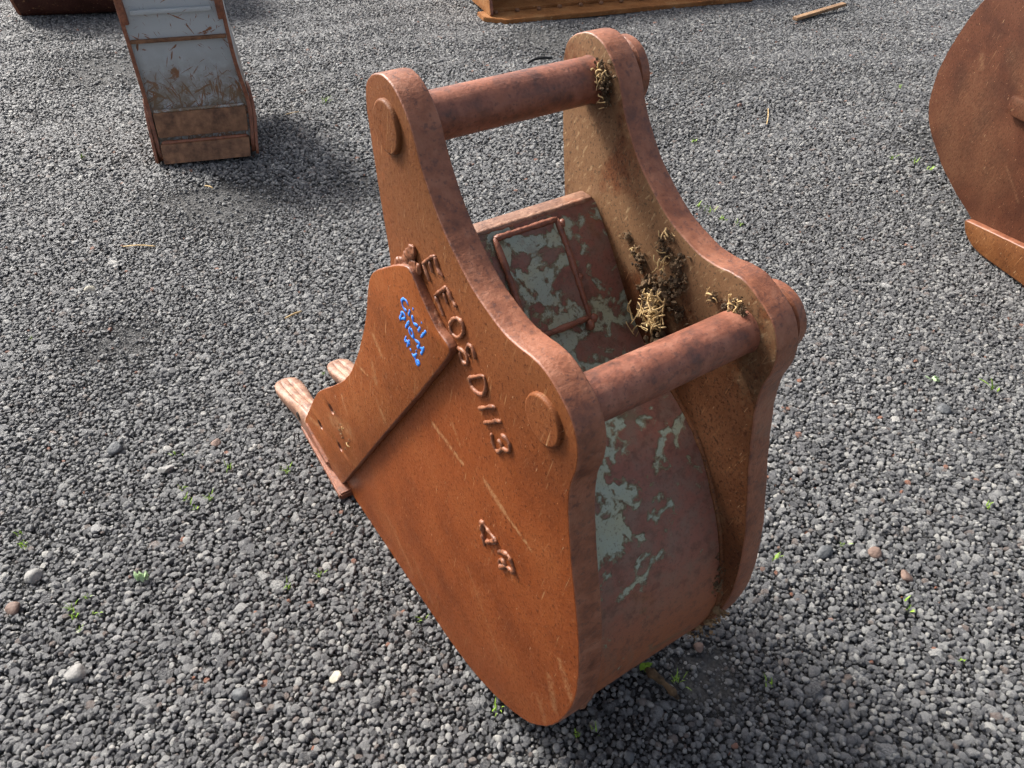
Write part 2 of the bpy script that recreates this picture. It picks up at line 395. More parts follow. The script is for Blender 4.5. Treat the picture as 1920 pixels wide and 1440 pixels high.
GP, GS = gravel_points()
print('gravel stones', len(GP))
gm = bpy.data.meshes.new('gravel'); gm.vertices.add(len(GP)); gm.vertices.foreach_set('co', GP.astype(np.float32).ravel())
a = gm.attributes.new('rad', 'FLOAT', 'POINT'); a.data.foreach_set('value', GS.astype(np.float32))
rt = np.c_[rng.normal(0, .45, (len(GP), 2)), rng.uniform(0, 6.283, len(GP))]
a = gm.attributes.new('turn', 'FLOAT_VECTOR', 'POINT'); a.data.foreach_set('vector', rt.astype(np.float32).ravel())
a = gm.attributes.new('pick', 'INT', 'POINT'); a.data.foreach_set('value', rng.integers(0, NPEB, len(GP)).astype(np.int32))
go = bpy.data.objects.new('gravel', gm); col.objects.link(go)
tag(go, 'dark grey crushed stone gravel spread over the whole yard', 'gravel', kind='stuff')
ng = bpy.data.node_groups.new('scatter_gravel', 'GeometryNodeTree')
ng.interface.new_socket('Geometry', in_out='INPUT', socket_type='NodeSocketGeometry'); ng.interface.new_socket('Geometry', in_out='OUTPUT', socket_type='NodeSocketGeometry')
gi = ng.nodes.new('NodeGroupInput'); gout = ng.nodes.new('NodeGroupOutput')
ip = ng.nodes.new('GeometryNodeInstanceOnPoints'); ci = ng.nodes.new('GeometryNodeCollectionInfo')
ci.inputs['Collection'].default_value = pebbles; ci.inputs['Separate Children'].default_value = True; ci.inputs['Reset Children'].default_value = True
def attr(nm, ty):
    q = ng.nodes.new('GeometryNodeInputNamedAttribute'); q.data_type = ty; q.inputs[0].default_value = nm; return q.outputs[0]
er = ng.nodes.new('FunctionNodeEulerToRotation')
L = ng.links.new
L(gi.outputs[0], ip.inputs['Points']); L(ci.outputs[0], ip.inputs['Instance']); ip.inputs['Pick Instance'].default_value = True
L(attr('pick', 'INT'), ip.inputs['Instance Index']); L(attr('turn', 'FLOAT_VECTOR'), er.inputs[0]); L(er.outputs[0], ip.inputs['Rotation'])
L(attr('rad', 'FLOAT'), ip.inputs['Scale']); L(ip.outputs[0], gout.inputs[0])
md = go.modifiers.new('scatter', 'NODES'); md.node_group = ng

# ------------------------------------------------------------------ the main bucket (local: X across the width, Y towards the teeth, Z up)
TH, WI = .0393, .2619; WT = 2 * TH + WI; MID = WT / 2
AX = math.atan2(.551448, .834209)
O = Vector((.37333 * .834209, .37333 * .551448, 0)) + Vector((-.551448, .834209, 0)) * .85
SH = (-.85, 0.)
bucket = empty('excavator_bucket', O, AX)
tag(bucket, 'narrow rusty brown digging bucket with two hinge pins and weld-bead lettering, nearest in the yard', 'bucket')
OUT = [(.892, 1.062), (.888, 1.083), (.874, 1.098), (.855, 1.107), (.835, 1.111), (.816, 1.108), (.802, 1.101), (.791, 1.092), (.780, 1.081), (.770, 1.068), (.763, 1.053), (.755, 1.032), (.735, 1.0), (.711, .970), (.688, .951), (.662, .931), (.637, .917), (.612, .908), (.584, .899), (.557, .898), (.535, .901), (.510, .901), (.494, .895), (.479, .887), (.463, .876), (.450, .862), (.442, .846), (.4385, .83), (.4385, .81), (.442, .795), (.4475, .775), (.449, .745), (.446, .715), (.438, .66), (.423, .59), (.409, .52), (.4035, .46), (.402, .40), (.408, .355), (.417, .318), (.435, .26), (.456, .212), (.474, .18), (.51, .13), (.551, .094), (.59, .068), (.624, .048), (.689, .020), (.767, .003), (.83, 0), (1.0, 0), (1.27, 0), (1.29, .025), (1.36, .06), (1.40, .12), (1.375, .2325), (1.327, .2878), (1.2304, .3694), (1.1713, .4188), (1.0771, .5134), (1.0195, .5968), (.9728, .6773), (.9579, .7089), (.9433, .7469), (.925, .7927), (.902, .8141), (.871, .836), (.8765, .887), (.883, .939), (.888, .996), (.892, 1.04)]
near_plate = plate('side_plate', OUT, 0, TH, (M['face'], M['edge'], M['inner']), bucket, bev=.0028, shift=SH)
far_plate = plate('side_plate', OUT, TH + WI, WT, (M['inner'], M['edge'], M['face']), bucket, bev=.0028, shift=SH, wob=.0008)
for p in (near_plate,): tag(p, 'side plate nearest the viewer carrying weld-bead letters')
P1, P2 = (.8295, 1.0515), (.4985, .8335)
for c, r in ((P1, .0305), (P2, .0305)):
    q = (c[0] + SH[0], c[1])
    lathe_x('hinge_pin', q, [(TH - .002, r + .0015), (TH + .004, r)] + [(x, r) for x in np.linspace(TH + .03, TH + WI - .03, 9)] + [(TH + WI - .004, r), (TH + WI + .002, r + .0015)], M['pin'], bucket, wob=.008)
    lathe_x('pin_boss', q, [(.004, .0330), (-.0025, .0330), (-.0052, .0318), (-.0060, .0302), (-.0061, .0288)], M['weld'] if 0 else M['face'], bucket, wob=.01)
    lathe_x('pin_boss', q, [(WT - .002, .044), (WT + .009, .044), (WT + .012, .0485), (WT + .025, .048), (WT + .028, .045), (WT + .0282, .042)], M['edge'], bucket, wob=.01)

# back sheet: from the mouth edge, round behind the pins and under as the floor
WRAP = [(.803, .888), (.767, .847), (.742, .812), (.72, .78), (.69, .738), (.65, .702), (.60, .675), (.565, .652), (.531, .625), (.505, .592), (.484, .557), (.465, .52), (.449, .483), (.437, .44), (.427, .40), (.422, .36), (.425, .315), (.440, .262), (.461, .214), (.479, .183), (.514, .134), (.554, .098), (.593, .071), (.626, .052), (.690, .024), (.767, .0075), (.83, .004), (1.0, .004), (1.27, .004)]
bs = sheet('back_sheet', WRAP, TH, TH + WI, .016, M['sheet'], bucket, 10, SH)
# thick mouth edge of the back sheet
def atl(X, s, z): return (X, s - .85, z)
box('mouth_edge', (TH, .806 - .85, .874), (TH + WI, .832 - .85, .8905), M['tooth'], bucket, .003)
tube('weld_bead', [atl(x, .806, .888) for x in np.linspace(TH + .006, TH + WI - .004, 46)], .0048, M['tooth'], bucket, 8, .25)
# welded patch frame on the back sheet, four bead bars
def on_wrap(X, u, out=.003):
    W = np.array(WRAP[:6]); d = np.r_[0, np.cumsum(np.linalg.norm(np.diff(W, axis=0), axis=1))]
    s, z = np.interp(u, d, W[:, 0]), np.interp(u, d, W[:, 1]); return (X, s - .85 - out * .77, z + out * .64)
fx0, fx1, u0, u1 = .122, .226, .012, .160
pf = sheet('repair_patch', [on_wrap(0, u, .004)[1:] for u in np.linspace(u0, u1, 9)], fx0, fx1, .003, M['sheet'], bucket, 6)
for a_, b_ in (((fx0, u0), (fx1, u0)), ((fx1, u0), (fx1, u1)), ((fx1, u1), (fx0, u1)), ((fx0, u1), (fx0, u0))):
    n_ = 18
    tube('weld_bead', [on_wrap(a_[0] + (b_[0] - a_[0]) * k / n_, a_[1] + (b_[1] - a_[1]) * k / n_, .004) for k in range(n_ + 1)], .0046, M['pin'], pf, 8, .18)
for X, u, r in ((.231, .100, .006), (.232, .163, .0075), (.222, .170, .007), (.232, .02, .006)):
    o = link('weld_spatter', lump(int(u * 1000), r, 2, 8), M['pin'], pf, 60); o.location = on_wrap(X, u, .004)
# fillet welds along the joint of far plate and back sheet
def along(X, off, r, lo, hi, nm, mat):
    W = resample(np.array(WRAP)[lo:hi], .011, False, 1)
    T = np.gradient(W, axis=0); T /= np.linalg.norm(T, axis=1)[:, None]
    tube(nm, [(X, w[0] + T[i][1] * off - .85, w[1] - T[i][0] * off) for i, w in enumerate(W)], r, mat, bucket, 8, .18)
along(TH + WI - .001, .001, .0045, 5, 18, 'weld_bead', M['inner'])
along(TH + .003, .002, .007, 5, 18, 'weld_bead', M['weld'])

# side cutters
CUT = [(.8335, .8642), (.8773, .8371), (.9082, .8171), (.931, .7927), (.9493, .7469), (.9639, .7089), (.9788, .6773), (1.0255, .5968), (1.0831, .5134), (1.1287, .4631), (1.1773, .4188), (1.2361, .3694), (1.2904, .3253), (1.3327, .2878), (1.381, .2325), (1.44, .1574), (1.5037, .0775), (1.5345, .0258), (1.50, .0215), (1.2923, .0215), (1.0276, .3658), (.806, .6502), (.6974, .7941), (.6841, .8171), (.7189, .8233), (.7482, .8461), (.7719, .8689), (.7841, .8825), (.7992, .8813)]
CH = [((1.2568, .2918), .012), ((1.3725, .157), .012), ((1.2488, .1854), .012)]
def coff(s): return -.0125
for side in (0, 1):
    f = None if side == 0 else (lambda X, s: WT - X)
    c_ = plate('side_cutter', CUT, -.0125, .001, (M['cutter'], M['edge'], M['cutter']), bucket, holes=CH, bev=.0022, shift=SH, xfun=f)
    if side:
        c_.data.flip_normals()
    else:
        near_cutter = c_
    for hc, hr in CH:
        X0 = -.0004 if side == 0 else WT + .0004
        lathe_x('hole_shade_disc', (hc[0] - .85, hc[1]), [(X0, hr * .98), (X0 * 1.0 - (.002 if side == 0 else -.002), hr * .96)], M['dark'], c_, 20)  # near-black disc in each cut hole, painting the shade inside it
# weld round the near cutter
seam = [(.803, .880), (.786, .8665), (.7622, .8486), (.7297, .8254), (.697, .804)]
tube('weld_bead', [atl(-.003, s, z) for s, z in resample(seam, .004, False, 1)], .0068, M['weld'], bucket, 8, .14)
for s, z, r in ((.790, .905, .008), (.8038, .8871, .011), (.776, .884, .007), (.834, .862, .010), (.822, .852, .011), (.7899, .8821, .010), (.797, .896, .009), (.812, .868, .011), (.826, .868, .008), (.80, .873, .008), (.815, .880, .007)):
    o = link('weld_lump', lump(int(s * 999), r, 3, 7), M['weld'], bucket, 60); o.location = atl(-.003, s, z); o.scale = (.5, 1, 1)
    for v in o.data.vertices: v.co += Vector(mnoise.noise_vector(v.co * 180 + Vector((s * 50, 0, 0)))) * r * .28

# cutting edge on the ground and three teeth
def prism(name, poly, z0, z1, mat, parent, bev=.004):
    bm = bmesh.new(); b0 = [bm.verts.new((x, y - .85, z0)) for x, y in poly]; b1 = [bm.verts.new((x, y - .85, z1[i] if isinstance(z1, (list, tuple)) else z1)) for i, (x, y) in enumerate(poly)]
    n = len(poly); bm.faces.new(list(reversed(b0))); bm.faces.new(b1)
    for i in range(n): bm.faces.new((b0[i], b0[(i + 1) % n], b1[(i + 1) % n], b1[i]))
    bmesh.ops.recalc_face_normals(bm, faces=bm.faces)
    bmesh.ops.bevel(bm, geom=bm.edges[:], offset=bev, segments=2, affect='EDGES')
    me = bpy.data.meshes.new(name); bm.to_mesh(me); bm.free(); return link(name, me, mat, parent, 35)
prism('cutting_edge', [(-.0315, 1.264), (WT + .0315, 1.264), (WT + .016, 1.555), (-.016, 1.555)], .0005, [.021, .021, .020, .020], M['edge'], bucket)
def tooth(xc):
    secs = [(1.505, .030, .004, .080), (1.545, .031, .003, .079), (1.575, .0295, .003, .070), (1.592, .0298, .003, .064), (1.61, .0305, .003, .058), (1.65, .0345, .003, .047), (1.69, .0375, .003, .037), (1.725, .037, .003, .028), (1.75, .032, .003, .022), (1.764, .022, .004, .017), (1.770, .009, .006, .014)]
    V, F = [], []; n = 33
    for s, w, z0, z1 in secs:
        sec = [(-w * .85, z0), (w * .85, z0), (w, z0 + .25 * (z1 - z0)), (w, z0 + .7 * (z1 - z0))]
        for j in range(27):
            q = 1 - 2 * j / 26; x = w * .97 * q; z = z1 - .22 * (z1 - z0) * abs(q) ** 5 + .0012 * mnoise.noise(Vector((x * 90, s * 40, xc * 9)))
            if 1.55 < s < 1.76: z -= .0065 * math.sin(min(1, (1.77 - s) / .08) * 1.57) * max(0, 1 - abs(abs(x + .002) - .0105) / .0048)      # two long grooves on top
            sec.append((x, z))
        sec += [(-w, z0 + .7 * (z1 - z0)), (-w, z0 + .25 * (z1 - z0))]
        for x, z in sec: V.append((xc + x, s - .85, z))
    for i in range(len(secs) - 1):
        for k in range(n):
            k2 = (k + 1) % n; F.append((i * n + k, i * n + k2, (i + 1) * n + k2, (i + 1) * n + k))
    F.append(tuple(range(n))); F.append(tuple(range((len(secs) - 1) * n, len(secs) * n)))
    tt = link('tooth', fixn(mesh(V, F, 'tooth')), M['tooth'], bucket, 50)
    ad = prism('adapter', [(xc - .036, 1.36), (xc + .036, 1.36), (xc + .033, 1.50), (xc - .033, 1.50)], .024, [.045, .045, .078, .078], M['edge'], bucket, .006)
    lathe_x('pinhole_shade', (1.555 - .85, .048), [(xc - .0335, .011), (xc - .032, .012), (xc + .032, .012), (xc + .0335, .011)], M['dark'], tt, 20)  # near-black plug, painted shade in place of an open pin hole
    return tt
for xc in (.016, .173, .330): tooth(xc)

# weld-bead lettering on the near plate, handwriting in blue paint on the near cutter
LN = {'E1': 'weld_letter', 'E2': 'weld_letter', 'O': 'weld_letter', 'S': 'weld_letter', 'D': 'weld_letter', 'I1': 'weld_letter', 'I2': 'weld_letter', '3': 'weld_letter', 'A': 'weld_letter', '8': 'weld_letter'}
def joined_tubes(name, strokes, r, mat, parent, lift, seg=8, wob=.15, squash=1., xf=None, step=.0025):
    V, F = [], []
    for st in strokes:
        P = [(lift + (float(xf(s)) if xf else 0), s - .85, z) for s, z in st]
        if len(P) < 2: continue
        v, f = tube(None, P, r, None, None, seg, wob, step, squash)
        F += [tuple(i + len(V) for i in q) for q in f]; V += list(v)
    return link(name, fixn(mesh(V, F, name)), mat, parent, 180)
LETTERS={
'E1' : [[(0.7678, 0.8951), (0.7559, 0.9048), (0.7428, 0.917), (0.7319, 0.9235)], [(0.7654, 0.8956), (0.7584, 0.8875), (0.7515, 0.8786)], [(0.7473, 0.9084), (0.7423, 0.8957)], [(0.732, 0.9222), (0.7261, 0.9077), (0.7156, 0.9037)]] ,
'E2' : [[(0.7409, 0.8623), (0.7255, 0.876), (0.7082, 0.8917)], [(0.7386, 0.8622), (0.7283, 0.8532), (0.7203, 0.8427)], [(0.7161, 0.8797), (0.7075, 0.8681)], [(0.7061, 0.8916), (0.6963, 0.8815), (0.685, 0.8762)]] ,
'O' : [[(0.7052, 0.8365), (0.6996, 0.848), (0.6876, 0.8589), (0.6745, 0.8626), (0.6687, 0.8555), (0.6718, 0.8429), (0.6859, 0.8289), (0.6995, 0.8261), (0.7046, 0.8314), (0.7052, 0.8365)]] ,
'S' : [[(0.6576, 0.8176), (0.6638, 0.8206), (0.6632, 0.8292), (0.6562, 0.8379), (0.6481, 0.8346), (0.6446, 0.8232)], [(0.6862, 0.8134), (0.6727, 0.817), (0.6664, 0.814), (0.6626, 0.8074), (0.6664, 0.7992), (0.6764, 0.7976), (0.6816, 0.8021), (0.6828, 0.8084)]] ,
'D' : [[(0.6634, 0.7795), (0.6452, 0.7941), (0.6299, 0.8066), (0.6237, 0.808)], [(0.6247, 0.8073), (0.62, 0.7979), (0.6226, 0.7846), (0.6314, 0.774), (0.6445, 0.7691), (0.6574, 0.7704), (0.6612, 0.7795)]] ,
'I1' : [[(0.6392, 0.7459), (0.6214, 0.7605), (0.6065, 0.7738), (0.6003, 0.7754)]] ,
'I2' : [[(0.6269, 0.7306), (0.6094, 0.7448), (0.5926, 0.7606), (0.5875, 0.7608)]] ,
'3' : [[(0.61, 0.7243), (0.6093, 0.7131), (0.6042, 0.7045), (0.5968, 0.7026), (0.5893, 0.7112), (0.584, 0.721), (0.5881, 0.7263), (0.5943, 0.7252)], [(0.5868, 0.7419), (0.5747, 0.7439), (0.5667, 0.7382), (0.5688, 0.7258), (0.5789, 0.7213), (0.584, 0.721)]] ,
'A' : [[(0.6442, 0.5214), (0.6296, 0.5186), (0.6165, 0.5167), (0.6035, 0.517)], [(0.6442, 0.5214), (0.6412, 0.4981), (0.6384, 0.4694)], [(0.6309, 0.4864), (0.6035, 0.517)]] ,
'8' : [[(0.5961, 0.5007), (0.5781, 0.5166), (0.5657, 0.5159), (0.5595, 0.5029), (0.557, 0.4923), (0.5758, 0.4893), (0.5941, 0.4667), (0.5992, 0.4748), (0.5885, 0.4933), (0.5783, 0.4887)]] ,
}
BLUE= [[(0.7996, 0.8189), (0.8041, 0.8241), (0.8139, 0.8211), (0.8194, 0.816), (0.8191, 0.8079), (0.8136, 0.8038), (0.807, 0.8053)], [(0.7961, 0.8123), (0.801, 0.8016)], [(0.7866, 0.8205), (0.7845, 0.8205)], [(0.7889, 0.8075), (0.7905, 0.7983), (0.7875, 0.7949), (0.7759, 0.7992)], [(0.7687, 0.7998), (0.7758, 0.7893)], [(0.7633, 0.8116), (0.762, 0.8107)], [(0.7523, 0.8039), (0.7687, 0.7842)], [(0.8326, 0.7753), (0.8215, 0.7962), (0.8152, 0.7956), (0.8123, 0.7888), (0.8277, 0.7803)], [(0.8023, 0.7904), (0.8154, 0.7724)], [(0.8017, 0.7812), (0.805, 0.7718), (0.8, 0.7661), (0.7929, 0.7683), (0.7918, 0.7765), (0.7992, 0.7805)], [(0.7913, 0.7688), (0.788, 0.7666), (0.776, 0.7701), (0.7758, 0.767), (0.7838, 0.7561)], [(0.7748, 0.7618), (0.7618, 0.7687)], [(0.7625, 0.771), (0.7676, 0.7613), (0.7734, 0.7522)], [(0.818, 0.7551), (0.8236, 0.7416)], [(0.8078, 0.7543), (0.8184, 0.7366)], [(0.8227, 0.7467), (0.8077, 0.7482)], [(0.8077, 0.7402), (0.806, 0.7368)], [(0.7887, 0.749), (0.7873, 0.7486)], [(0.8038, 0.7338), (0.7985, 0.7316), (0.7882, 0.7432)], [(0.7953, 0.7326), (0.79, 0.7258), (0.7806, 0.7302), (0.7828, 0.735), (0.7936, 0.7269), (0.7926, 0.7214), (0.786, 0.7248)]]
for k in LETTERS:
    rough = k in ('A', '8')
    joined_tubes('weld_letter', LETTERS[k], .0036 if rough else .0028, M['weld'], bucket, -.0010, 8, .55 if rough else .32, 1., None, .0034 if rough else .0028)
for w, idx in (('Civil', range(0, 7)), ('Plant', range(7, 13)), ('Hire', range(13, 20))):
    o = joined_tubes('painted_word', [BLUE[i] for i in idx], .0027, M['blue'], bucket, .0001, 6, .35, .4, xf=coff)
    tag(o, 'blue handwritten paint marker word')

# ------------------------------------------------------------------ mud and straw caught in the bucket
def wad(name, label, blobs, straws, mats=('mud', 'straw'), cat='mud clump'):
    """blobs: (X, s, z, r); straws: (X, s, z, length, spread, count)"""
    bx = blobs[0]; base = bucket.matrix_world if False else Matrix.Translation(O) @ Matrix.Rotation(AX, 4, 'Z')
    org = Vector((bx[0], bx[1] - .85, bx[2])); e = empty(name, base @ org, AX); tag(e, label, cat)
    V, F = [], []
    for i, (X, s, z, r) in enumerate(blobs):
        for j in range(60):
            q = Vector((X, s - .85, z)) - org + Vector((random.gauss(0, r * .35), random.gauss(0, r * .7), random.gauss(0, r * .7))) * (j > 0)
            q.x = min(q.x, WT - TH - .002 - org.x) if org.x > .1 else q.x
            me = lump(i * 31 + j, r * (.6 if j == 0 else random.uniform(.07, .27)), 2 if j < 2 else 1, 9)
            for p in me.polygons: F.append(tuple(k + len(V) for k in p.vertices))
            V += [v.co + q for v in me.vertices]; bpy.data.meshes.remove(me)
    for k, v in enumerate(V): V[k] = v + Vector(mnoise.noise_vector(v * 160)) * .003
    m = link('mud', mesh(V, F, 'mud'), M[mats[0]], e, 30); tag(m, kind='stuff')
    V, F = [], []
    for X, s, z, ln, sp, cnt in straws:
        for _ in range(cnt):
            c = Vector((X, s - .85, z)) - org + Vector((random.gauss(0, sp * .35), random.gauss(0, sp), random.gauss(0, sp)))
            d = Vector((random.gauss(-.15, .35), random.gauss(0, .7), random.gauss(-.35, .7))).normalized(); l = ln * random.uniform(.4, 1.2)
            bend = Vector([random.gauss(0, .5) for _ in range(3)]) * l
            pts = [c - d * l / 2, c + bend * .3, c + d * l / 2]
            v, f = tube(None, [tuple(p) for p in pts], random.uniform(.0004, .0014), None, None, 5, .1, l / 6, 1)
            F += [tuple(i + len(V) for i in q) for q in f]; V += list(v)
    if V: tag(link('straw', mesh(V, F, 'straw'), M[mats[1]], e, 180), kind='stuff')
    return e
XF = TH + WI
wad('mud_wad', 'wad of dark dried mud and straw stuck inside the bucket behind the lower pin', [
    (XF - .006, .631, .815, .017), (XF - .010, .650, .79, .016), (XF - .005, .612, .845, .012), (XF - .003, .690, .845, .010), (XF - .003, .645, .875, .008), (XF - .003, .618, .868, .012),
    (XF - .012, .636, .765, .017), (XF - .005, .668, .815, .014), (XF - .003, .60, .80, .010), (XF - .014, .620, .742, .016), (XF - .002, .640, .90, .006), (XF - .003, .72, .865, .006), (XF - .002, .655, .89, .005)],
    [(XF - .020, .636, .808, .020, .008, 34), (XF - .024, .630, .782, .024, .012, 44), (XF - .010, .645, .86, .014, .010, 12), (XF - .008, .70, .855, .014, .006, 4), (XF - .018, .650, .765, .026, .015, 20), (XF - .006, .645, .905, .014, .006, 5)])
wad('mud_wad', 'small crust of mud and chaff at the far end of the upper hinge pin', [(XF - .006, .800, 1.075, .010), (XF - .007, .793, 1.062, .010), (XF - .006, .79, 1.048, .008), (XF - .004, .786, 1.035, .006)],
    [(XF - .014, .797, 1.068, .014, .008, 14), (XF - .012, .785, 1.04, .014, .006, 6)])
wad('mud_wad', 'small crust of mud and chaff on the far end of the lower hinge pin', [(XF - .008, .508, .866, .010), (XF - .010, .52, .860, .007), (XF - .005, .547, .857, .006), (XF - .009, .497, .866, .007)],
    [(XF - .014, .510, .870, .014, .007, 12), (XF - .012, .545, .862, .010, .006, 5)])
wad('mud_wad', 'grey lump of dried mud in the lower back corner of the bucket', [(XF - .012, .428, .395, .011), (XF - .006, .436, .42, .008), (XF - .006, .445, .445, .008)], [])
wad('mud_wad', 'dirt and grass packed under the far heel of the bucket', [(XF + .02, .418, .33, .012), (XF + .015, .430, .285, .013), (XF + .005, .445, .25, .012), (XF - .01, .456, .228, .009)],
    [(XF + .012, .432, .29, .014, .006, 5)], ('dust_mud', 'straw'))
# crumbs and stems left on the cutter
wad('mud_crumbs', 'pale crumbs of dried soil stuck on the side cutter between its bolt holes', [(-.0140, 1.205 + random.gauss(0, .03), .262 + random.gauss(0, .018), random.uniform(.001, .003)) for i in range(12)], [(-.0145, 1.19, .26, .012, .02, 5)], ('dust_mud', 'straw'), 'dirt')

# ------------------------------------------------------------------ grey trenching bucket standing upright behind on the left
def rusty_paint(name, paint, rust, amt, scratch=True, sc=14):
    t = NT(name); n1 = t.noise(sc, 5, .7, dist=.8); k = t.step(n1, amt, amt + .06)
    z = t.sep()[2]
    if scratch:
        for rot, s2 in ((.35, 1.), (-.45, 1.3), (.05, .8), (1.1, 1.), (-1.0, .9)):
            st = t.noise(1, 3, .6, t.mapv((95 * s2, 95, 9), (0, rot, 0))); band = t.math('ADD', st, t.step(z, .22, .44, .06, -.03))
            k = t.math('MAXIMUM', k, t.step(band, .645, .675))
    rc = t.mix(t.noise(30, 4), rust, (.26, .10, .035)); c = t.mix(k, t.mix(t.step(t.noise(3, 3), .4, .7), paint, tuple(p * .8 for p in paint)), rc)
    c = t.mix(t.step(t.noise(1, 4, .7, t.mapv((110, 110, 8), (0, -.3, 0))), .67, .70, 0, .7), c, (.05, .055, .065))
    c = t.mix(t.math('MULTIPLY', t.step(z, .50, .20), t.step(t.noise(22, 5, .7), .32, .60, .1, .9)), c, (.17, .125, .075))
    return t.done(c, .45, t.bump(k, .001, .5), .5)
M['greypaint'] = rusty_paint('scratched_grey_paint', (.40, .43, .44), (.17, .065, .03), .62)
M['stripwear'] = plain('worn_rusty_strip', (.085, .038, .019), (.27, .135, .068), 26, .55)
gb = empty('trenching_bucket', (-1.321, 3.19, 0), math.atan2(.10, .388))
tag(gb, 'grey scratched narrow bucket standing on its heel behind on the left', 'bucket')
hw = .2003
GO = [(.10, .004), (.03, .012), (.006, .05), (-.004, .12), (0, .24), (.004, .5), (.008, .62), (.03, .71), (.09, .75), (.15, .71), (.20, .64), (.42, .56), (.62, .40), (.66, .18), (.50, .03), (.30, .004)]
for sx in (-1, 1):
    plate('side_plate', GO, sx * hw - (.0 if sx > 0 else .0) - (.016 if sx > 0 else 0), sx * hw + (.016 if sx < 0 else 0), (M['greypaint'], M['edge'], M['greypaint']), gb, bev=.002, step=.012)
GW = [(.60, .42), (.63, .2), (.49, .045), (.30, .018), (.11, .018), (.045, .028), (.024, .06), (.016, .12), (.018, .24), (.022, .482)]
sheet('back_sheet', list(reversed(GW)), -hw + .016, hw - .016, .012, M['greypaint'], gb, 8)
sheet('upper_back_panel', [(.012, .67), (.014, .62), (.012, .488)], -hw + .016, hw - .016, .012, M['greypaint'], gb, 6)
box('cross_bar', (-hw + .017, -.002, .482), (hw - .017, .022, .496), M['stripwear'], gb, .003)
box('cross_bar', (-hw + .05, -.004, .590), (hw - .05, .012, .606), M['greypaint'], gb, .003)
for a_, b_, th in ((.112, .208, .018), (.014, .086, .018)):
    w = box('wear_strip', (-hw + .022, -.014, a_), (hw - .022, .012, b_), M['stripwear'], gb, .004)
    tube('weld_bead', [(x, -.002, b_ + .004) for x in np.linspace(-hw + .03, hw - .03, 34)], .007, M['greypaint'] if a_ > .1 else M['edge'], w, 8, .25)
for sx in (-1, 1):
    plate('side_wear_plate', [(-.006, .03), (-.010, .12), (.0, .18), (.03, .25), (.10, .28), (.18, .22), (.2, .02), (.06, .004), (.01, .010)], sx * (hw + .007) - (.006 if sx < 0 else .006), sx * (hw + .007) + .006, (M['stripwear'], M['edge'], M['stripwear']), gb, bev=.002, step=.012)
tube('hinge_pin', [(x, .09, .69) for x in np.linspace(-hw, hw, 6)], .025, M['pin'], gb, 20)
for sx in (-1, 1):
    box('ear_gusset', (sx * (hw - .018) - .014, -.006, .555), (sx * (hw - .018) + .014, .03, .69), M['edge'], gb, .004)

for o in list(gb.children) + [g for c in gb.children for g in c.children]:      # the bucket narrows towards its mouth
    for v in o.data.vertices:
        v.co.x *= 1 - .22 * max(v.co.y, 0) / .6
        if v.co.x > 0: v.co.x *= 1 + .11 * math.exp(-((v.co.z - .20) / .14) ** 2)
        v.co.y += float(np.interp(v.co.z, (0, .05, .12, .23, .5, .75), (0, .028, .058, .085, .08, .06)))      # curved heel

# ------------------------------------------------------------------ dark red-brown bucket, upper left corner
M['maroon'] = rust_face('dark_maroon_rust', (.035, .014, .010), (.065, .024, .018), (.09, .038, .026), mud=.2)
db = empty('wide_bucket', (-2.68, 5.52, 0), math.atan2(.104, .56))
tag(db, 'dark maroon wide bucket cut off by the upper left corner of the photo', 'bucket')
DW = [(.75, .62), (.40, .66), (.12, .55), (.01, .34), (0, .15), (.06, .03), (.20, .002), (.85, .002)]
sheet('back_sheet', DW, -.56, .56, -.014, M['maroon'], db, 8, step=.03)
DP = [(.75, .60), (.40, .665), (.12, .555), (.004, .34), (-.006, .15), (.055, .022), (.20, -.002), (.85, -.002), (.80, .3)]
for sx in (-1, 1): plate('side_plate', DP, sx * .572 - .011, sx * .572 + .011, (M['maroon'], M['edge'], M['maroon']), db, bev=.002, step=.03)
for sx in (-.18, .18): plate('hinge_ear', [(.30, .62), (.28, .80), (.34, .86), (.42, .84), (.50, .62)], sx - .015, sx + .015, (M['maroon'], M['edge'], M['maroon']), db, bev=.002, step=.03)

# ------------------------------------------------------------------ rusty yellow-brown grading bucket at the top edge
M['ochre'] = rust_face('ochre_rust', (.16, .065, .022), (.27, .115, .04), (.35, .185, .08), tan=(.5, .36, .2))
yb = empty('grading_bucket', (-.035, 5.336, 0), math.atan2(.595, 1.738))
tag(yb, 'ochre rusty wide grading bucket with bolted cutting edge at the top edge of the photo', 'bucket')
LW = 1.84
prb = [(-.0, .0), (LW, .0), (LW + .10, .10), (LW + .10, .26), (-.12, .26), (-.12, .12)]
def prism2(name, poly, z0, z1, mat, parent, bev=.004):
    bm = bmesh.new(); b0 = [bm.verts.new((x, y, z0)) for x, y in poly]; b1 = [bm.verts.new((x, y, z1)) for x, y in poly]
    n = len(poly); bm.faces.new(list(reversed(b0))); bm.faces.new(b1)
    for i in range(n): bm.faces.new((b0[i], b0[(i + 1) % n], b1[(i + 1) % n], b1[i]))
    bmesh.ops.recalc_face_normals(bm, faces=bm.faces); bmesh.ops.bevel(bm, geom=bm.edges[:], offset=bev, segments=2, affect='EDGES')
    me = bpy.data.meshes.new(name); bm.to_mesh(me); bm.free(); return link(name, me, mat, parent, 35)
ce = prism2('cutting_edge', prb, .001, .030, M['ochre'], yb)
for i in range(13):
    bx_ = -.02 + i * .152
    bm = bmesh.new(); bmesh.ops.create_cone(bm, cap_ends=True, segments=6, radius1=.017, radius2=.015, depth=.016, matrix=Matrix.Translation((bx_, .165 + .004 * (i % 2), .042)))
    bmesh.ops.bevel(bm, geom=bm.edges[:], offset=.002, segments=1, affect='EDGES')
    me = bpy.data.meshes.new('bolt'); bm.to_mesh(me); bm.free(); link('bolt', me, M['stripwear'], ce, 35)
